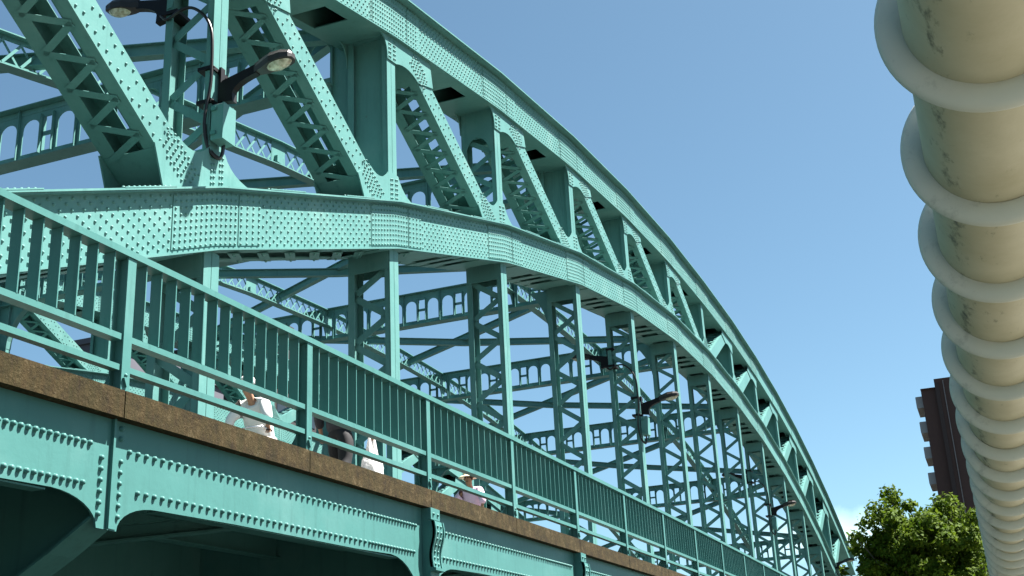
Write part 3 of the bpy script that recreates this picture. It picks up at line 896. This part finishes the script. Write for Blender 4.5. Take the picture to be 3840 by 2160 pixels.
def person(label, loc, rz, J, shirt, pants, skinm, hatfn=None, hair=(.015, .012, .010), shoes=None):
    # J: joint dictionary in local coords, +X is forward
    t = thing('person', label, 'person', loc, None, rz)
    a = lambda k: np.array(J[k], float)
    b = SK()
    pel = b.chain([a('pelvis'), a('waist'), a('chest'), a('neck0'), a('neck')], [(.10, .08), (.09, .08), (.105, .08), (.055, .055), (.050, .053)])
    hd = a('head')
    b.chain([hd+np.array((-.005, 0, -.06)), hd+np.array((.0, 0, .02)), hd+np.array((-.01, 0, .09))], [(.068, .07), (.083, .09), (.06, .07)], pel)
    for s in ('l', 'r'):
        hand = a('hand_'+s); el = a('elbow_'+s); d = hand-el; d /= np.linalg.norm(d)
        w = b.chain([a('shoulder_'+s), el, hand-d*.07, hand], [.042, .034, .028, (.036, .022)], 2)
        side = np.cross(d, (0, 0, 1.)); side /= max(1e-6, np.linalg.norm(side)); curl = np.array((0, 0, -1.)) if abs(d[2]) < .8 else np.array((1., 0, 0))
        for q, ln in ((-.028, .062), (-.009, .072), (.010, .070), (.028, .055)):
            b.chain([hand+side*q+d*.03, hand+side*q+d*(.03+ln*.5)+curl*.01, hand+side*q+d*(.03+ln*.7)+curl*.035], [.009, .0085, .007], w)
        b.chain([hand-side*.035-d*.01, hand-side*.05+d*.03+curl*.02], [.011, .009], w)
        b.chain([a('hip_'+s), a('knee_'+s), a('ankle_'+s), a('ankle_'+s)+np.array((.13, 0, -.05))], [.065, .045, .036, .034], 0)
    skin_obj('body', b.v, b.e, b.r, skinm, t)
    s_ = SK()
    k = s_.chain([a('pelvis')+np.array((0, 0, -.09)), a('waist'), a('chest'), a('neck0')], [J.get('hem', (.175, .150)), (.170, .150), (.195, .160), (.095, .095)])
    for s in ('l', 'r'):
        h = a('elbow_'+s)*.35+a('hand_'+s)*.65 if J.get('long', True) else a('shoulder_'+s)*.4+a('elbow_'+s)*.6
        s_.chain([a('shoulder_'+s), (a('shoulder_'+s)+a('elbow_'+s))/2, a('elbow_'+s), h] if J.get('long', True) else [a('shoulder_'+s), h], [.095, .084, .074, .058] if J.get('long', True) else [.085, .075], 2)
    skin_obj('shirt', s_.v, s_.e, s_.r, shirt, t)
    p = SK(); p.chain([a('waist')*.35+a('pelvis')*.65, a('pelvis')], [(.165, .14), (.175, .15)])
    for s in ('l', 'r'):
        p.chain([a('hip_'+s), (a('hip_'+s)+a('knee_'+s))/2, a('knee_'+s), a('ankle_'+s)], [.125, .108, .086, .066], 1)
    skin_obj('trousers', p.v, p.e, p.r, pants, t)
    m = MB(); ball(m, hd+np.array((-.025, 0, .045)), .098, 18, 12, (1.05, .92, 1.0)); m.build('hair', simple('hair_'+label[:6], hair, .6), t)
    m = MB()                               # face: nose, mouth, eyes, ears
    m.tube([hd+np.array((.085, 0, .03)), hd+np.array((.108, 0, -.015))], [.010, .016], 8)
    for y in (-.088, .088): ball(m, hd+np.array((-.005, y, .0)), .028, 8, 6, (.7, .4, 1))
    m.build('face', skinm, t)
    m = MB()
    for y in (-.032, .032): ball(m, hd+np.array((.078, y, .022)), .012, 8, 6)
    m.tube([hd+np.array((.076, -.025, -.055)), hd+np.array((.082, 0, -.057)), hd+np.array((.076, .025, -.055))], .006, 6)
    m.build('eyes_and_mouth', simple('dark_features', (.05, .025, .02), .5), t)
    m = MB()
    for s in ('l', 'r'):
        f = a('ankle_'+s); ball(m, f+np.array((.08, 0, -.055)), .06, 12, 8, (2.0, .75, .7))
    m.build('shoes', shoes or BLACK, t)
    if hatfn: hatfn(t, hd)
    return t
def bicycle(label, loc, rz, fcol, basket):
    t = thing('bicycle', label, 'bicycle', loc, 'bicycles on the footway', rz)
    FM = simple('bike_'+label[:8], fcol, .3, .1, 5); CH = simple('chrome_'+label[:8], (.55, .56, .58), .25, .1, 5, 1)
    RW = .33
    for x in (-.52, .54):
        m = MB(); vs = []; N_, n = 40, 8
        ty = [(x+RW*math.cos(2*math.pi*k/N_), 0, RW+RW*math.sin(2*math.pi*k/N_)) for k in range(N_+1)]
        m.tube(ty, .018, 8, False); w = m.build('wheel', BLACK, t)
        m = MB(); m.tube([(x+(RW-.028)*math.cos(2*math.pi*k/N_), 0, RW+(RW-.028)*math.sin(2*math.pi*k/N_)) for k in range(N_+1)], .011, 6, False)
        for k in range(14):
            a = 2*math.pi*k/14; m.tube([(x, (.03 if k % 2 else -.03), RW), (x+(RW-.03)*math.cos(a), 0, RW+(RW-.03)*math.sin(a))], .0025, 4)
        m.tube([(x, -.05, RW), (x, .05, RW)], .022, 8); m.build('rim', CH, w)
        m = MB(); arc = [(x+(RW+.04)*math.cos(a), 0, RW+(RW+.04)*math.sin(a)) for a in [math.radians(q) for q in range(20 if x < 0 else 10, 190, 12)]]
        for p, q in zip(arc[:-1], arc[1:]): m.bar(p, q, .05, .004, np.array(p)-np.array((x, 0, RW)))
        m.build('mudguard', CH, t)
    m = MB()
    bb, hd0, hd1, st = (-.06, 0, .30), (.40, 0, .62), (.36, 0, .80), (-.24, 0, .78)
    for p, q, r in ((bb, hd0, .02), (bb, st, .017), (hd0, hd1, .022), ((.385, 0, .66), (-.16, 0, .56), .016)): m.tube([p, q], r, 8)
    for y in (-.05, .05):
        m.tube([bb, (-.52, y, RW)], .011, 6); m.tube([(-.19, 0, .64), (-.52, y, RW)], .009, 6); m.tube([hd0, (.47, y, .5), (.54, y, RW)], .012, 6)
    m.build('frame', FM, t)
    m = MB(); m.tube([(.36, 0, .80), (.33, 0, .98)], .013, 8)
    m.tube([(.12, -.28, 1.0), (.24, -.27, 1.02), (.34, -.12, 1.0), (.36, 0, .98), (.34, .12, 1.0), (.24, .27, 1.02), (.12, .28, 1.0)], .011, 8); m.build('handlebar', CH, t)
    m = MB()
    for y in (-.28, .28): m.tube([(.02, y, 1.0), (.14, y, 1.0)], .016, 8)
    m.build('grips', BLACK, t)
    m = MB(); ball(m, (-.28, 0, .84), .12, 14, 8, (1.15, .75, .35)); m.tube([(-.24, 0, .78), (-.25, 0, .84)], .013, 8); m.build('saddle', BLACK, t)
    m = MB(); m.tube([(-.06, -.06, .30), (.08, -.08, .20)], .01, 6); m.tube([(-.06, .06, .30), (-.20, .08, .40)], .01, 6)
    m.box(.03, .13, -.16, -.08, .19, .205); m.box(-.25, -.15, .08, .16, .39, .405); m.build('crank', CH, t)
    if basket is None: return t
    m = MB(); x0, x1, y0, y1, z0, z1 = .46, .78, -.17, .17, .70, .95
    for z in (z0, (z0+z1)/2, z1): m.tube([(x0, y0, z), (x1, y0, z), (x1, y1, z), (x0, y1, z), (x0, y0, z)], .006, 5)
    for k in range(9):
        q = k/8; m.tube([(x0+(x1-x0)*q, y0, z0), (x0+(x1-x0)*q, y0, z1)], .004, 4); m.tube([(x0+(x1-x0)*q, y1, z0), (x0+(x1-x0)*q, y1, z1)], .004, 4)
        m.tube([(x1, y0+(y1-y0)*q, z0), (x1, y0+(y1-y0)*q, z1)], .004, 4); m.tube([(x0, y0+(y1-y0)*q, z0), (x1, y0+(y1-y0)*q, z0)], .004, 4)
    m.tube([(.37, 0, .8), (.46, 0, .78)], .01, 6)
    m.build('basket', basket, t)
    return t
def rider_joints(lean):
    return dict(pelvis=(-.27, 0, .93), waist=(-.25+lean*.25, 0, 1.08), chest=(-.20+lean*.7, 0, 1.30), neck0=(-.17+lean, 0, 1.42), neck=(-.15+lean*1.15, 0, 1.48), head=(-.11+lean*1.3, 0, 1.60),
        shoulder_l=(-.17+lean*.9, .18, 1.38), shoulder_r=(-.17+lean*.9, -.18, 1.38), elbow_l=(.02+lean*.6, .30, 1.17), elbow_r=(.02+lean*.6, -.30, 1.17), hand_l=(.10, .28, 1.03), hand_r=(.10, -.28, 1.03),
        hip_l=(-.25, .09, .90), hip_r=(-.25, -.09, .90), knee_l=(.14, .12, .80), knee_r=(.10, -.12, .62), ankle_l=(-.16, .12, .47), ankle_r=(.02, -.12, .28))
WHITE = simple('white_cotton', (.62, .61, .59), .8, .05, 4); GREY = simple('grey_trousers', (.36, .34, .31), .85, .1, 6)
PINK = simple('pink_cotton', (.62, .42, .52), .8, .12, 7); NAVY = simple('dark_jacket', (.022, .020, .024), .7, .3, 6); DARKP = simple('black_trousers', (.012, .011, .012), .8, .2, 6)
STRAW = simple('straw_hat', (.62, .52, .34), .8, .15, 18); WIRE = simple('basket_wire', (.05, .045, .05), .5)
def cap(t, hd):
    m = MB(); ball(m, hd+np.array((-.01, 0, .075)), .108, 18, 10, (1.05, .95, .82)); m.box(hd[0]+.06, hd[0]+.18, -.07, .07, hd[2]+.06, hd[2]+.072); m.build('cap', WHITE, t)
def sunhat(t, hd):
    m = MB(); vs = []; N = 28
    prof = [(.0001, .175), (.07, .17), (.10, .13), (.108, .07), (.15, .055), (.195, .03), (.20, .026), (.15, .048), (.104, .06)]
    for r, z in prof:
        for k in range(N):
            a = 2*math.pi*k/N; vs.append((hd[0]+r*math.cos(a), r*math.sin(a), hd[2]+z))
    m.add(vs, [(i*N+k, i*N+(k+1) % N, (i+1)*N+(k+1) % N, (i+1)*N+k) for i in range(len(prof)-1) for k in range(N)], True); m.build('sun_hat', STRAW, t)
fz = lambda x: cz(x)-.03
n_before = set(bpy.data.objects)
xc = -.36
bicycle('silver bicycle ridden by the man in the white cap', (xc, -.98, fz(xc)), math.pi, (.25, .25, .27), None)
person('cyclist in white shirt and cap with grey trousers riding behind the railing', (xc, -.98, fz(xc)), math.pi, rider_joints(.24), WHITE, GREY, SKIN, cap)
xh = 7.08
bicycle('bicycle with dark front basket under the rider in the sun hat', (xh, -.72, fz(xh)), math.pi, (.25, .03, .04), WIRE)
person('rider in pink top and pale sun hat behind the railing', (xh, -.72, fz(xh)), math.pi, rider_joints(.14), PINK, simple('mauve_trousers', (.30, .24, .30), .8), SKIN2, sunhat)
for o in set(bpy.data.objects)-n_before:
    if o.parent is None: o.scale = (.93, .93, .93)
WJ = dict(pelvis=(0, 0, .93), waist=(.01, 0, 1.08), chest=(.02, 0, 1.30), neck0=(.03, 0, 1.43), neck=(.04, 0, 1.49), head=(.07, 0, 1.61), shoulder_l=(.02, .19, 1.39), shoulder_r=(.02, -.19, 1.39),
    elbow_l=(-.10, .25, 1.12), elbow_r=(.10, -.27, 1.12), hand_l=(.02, .27, .88), hand_r=(.30, -.27, .92), hem=(.23, .19), hip_l=(0, .09, .90), hip_r=(0, -.09, .90), knee_l=(.16, .10, .50), knee_r=(-.05, -.10, .49), ankle_l=(.22, .10, .10), ankle_r=(-.28, -.10, .13))
xw = .06; yw = -1.95
person('walker in dark jacket and black trousers carrying a white shopping bag', (xw, yw, fz(xw)), 0, WJ, NAVY, DARKP, SKIN)
bg = thing('shopping_bag', 'full white plastic shopping bag hanging from the hand of the dark-clothed walker', 'bag', (xw+.34, yw-.27, fz(xw)+.46))
def bagmat():
    m, nt, b = new_mat('thin_white_plastic'); p = position(nt)
    b.inputs['Base Color'].default_value = (.80, .79, .78, 1); b.inputs['Roughness'].default_value = .35
    tr = node(nt, 'ShaderNodeBsdfTranslucent'); tr.inputs['Color'].default_value = (.8, .78, .76, 1)
    mx = nt.nodes.new('ShaderNodeMixShader'); mx.inputs[0].default_value = .4
    nt.links.new(b.outputs[0], mx.inputs[1]); nt.links.new(tr.outputs[0], mx.inputs[2]); nt.links.new(mx.outputs[0], nt.nodes['Material Output'].inputs['Surface'])
    bump(nt, b, noise(nt, p, 18, 3), .8, .03); return m
BAG = bagmat()
m = MB(); vs = []; N = 24; rings = [(-.20, .05), (-.19, .12), (-.12, .16), (0, .17), (.10, .15), (.18, .10), (.24, .075)]
rnd = random.Random(5)
for z, r in rings:
    for k in range(N):
        a = 2*math.pi*k/N; q = r*(1+.07*math.sin(5*a+z*9)+.05*rnd.uniform(-1, 1)); vs.append((1.12*q*math.cos(a), .72*q*math.sin(a), z))
m.add(vs, [(i*N+k, i*N+(k+1) % N, (i+1)*N+(k+1) % N, (i+1)*N+k) for i in range(len(rings)-1) for k in range(N)]+[tuple(range(N-1, -1, -1))], True)
m.build('bag_body', BAG, bg)
m = MB()
for x in (-.07, .06):
    m.add([(x-.05, -.03, .2), (x+.05, -.03, .2), (x+.018, .0, .44), (x-.012, .0, .44), (x-.05, .03, .2), (x+.05, .03, .2)], [(0, 1, 2, 3), (5, 4, 3, 2), (1, 5, 2), (4, 0, 3)])
m.build('bag_handles', BAG, bg)

# ------------------------------------------------------------------ light, sky, camera
SD = Vector((.62, -1.0, 2.08)).normalized()
sun = bpy.data.lights.new('sun', 'SUN'); sun.energy = 5.0; sun.angle = math.radians(.53); sun.color = (1, .965, .92)
so = bpy.data.objects.new('sun', sun); COL.objects.link(so); so.rotation_euler = (-SD).to_track_quat('-Z', 'Y').to_euler()
W = bpy.data.worlds.new('World'); SC.world = W; W.use_nodes = True
nt = W.node_tree; bgn = nt.nodes['Background']
sky = nt.nodes.new('ShaderNodeTexSky'); sky.sky_type = 'NISHITA'; sky.sun_disc = False
sky.sun_elevation = math.asin(SD.z); sky.sun_rotation = math.atan2(SD.x, SD.y); sky.altitude = 0; sky.air_density = .70; sky.dust_density = .8; sky.ozone_density = 1.6
# one low cloud bank near the far end of the bridge
tc = nt.nodes.new('ShaderNodeTexCoord')
CD = Vector((.98585, .1060, .1305)).normalized()
sub = node(nt, 'ShaderNodeVectorMath', operation='SUBTRACT'); nt.links.new(tc.outputs['Generated'], sub.inputs[0]); sub.inputs[1].default_value = CD
sc_ = node(nt, 'ShaderNodeVectorMath', operation='MULTIPLY'); nt.links.new(sub.outputs[0], sc_.inputs[0]); sc_.inputs[1].default_value = (14, 14, 52)
ln = node(nt, 'ShaderNodeVectorMath', operation='LENGTH'); nt.links.new(sc_.outputs[0], ln.inputs[0])
nz = noise(nt, tc.outputs['Generated'], 30, 5, .6)
ad = node(nt, 'ShaderNodeMath', operation='MULTIPLY_ADD'); nt.links.new(nz, ad.inputs[0]); ad.inputs[1].default_value = 1.2; nt.links.new(ln.outputs['Value'], ad.inputs[2])
mr = nt.nodes.new('ShaderNodeMapRange'); nt.links.new(ad.outputs[0], mr.inputs[0]); mr.inputs[1].default_value = 1.7; mr.inputs[2].default_value = .7; mr.inputs[3].default_value = 0; mr.inputs[4].default_value = .45
skc = mixc(nt, mr.outputs[0], sky.outputs[0], (11, 11.2, 11.5))
nt.links.new(mixc(nt, 1.0, skc, (.70, .85, .755), "MULTIPLY"), bgn.inputs['Color']); bgn.inputs['Strength'].default_value = .05

cam = bpy.data.cameras.new('camera'); co = bpy.data.objects.new('camera', cam); COL.objects.link(co); SC.camera = co
yw_, pt, rlr, fpx = math.radians(20.42281142), math.radians(19.94596337), math.radians(-2.89597034), 4576.610186591224
fw = Vector((math.cos(pt)*math.cos(yw_), math.cos(pt)*math.sin(yw_), math.sin(pt))); rt = Vector((math.sin(yw_), -math.cos(yw_), 0)); up = rt.cross(fw)
r2 = rt*math.cos(rlr)+up*math.sin(rlr); u2 = -rt*math.sin(rlr)+up*math.cos(rlr)
M = Matrix((r2, u2, -fw)).transposed().to_4x4(); M.translation = Vector(CAM); co.matrix_world = M
cam.sensor_width = 36; cam.sensor_fit = 'HORIZONTAL'; cam.lens = fpx/3840*36; cam.clip_start = .05; cam.clip_end = 6000
vs_ = SC.view_settings; vs_.view_transform = 'Standard'; vs_.look = 'None'; vs_.gamma = 1; vs_.exposure = 2.36; vs_.use_curve_mapping = False
SC.render.engine = 'CYCLES'; SC.cycles.max_bounces = 6
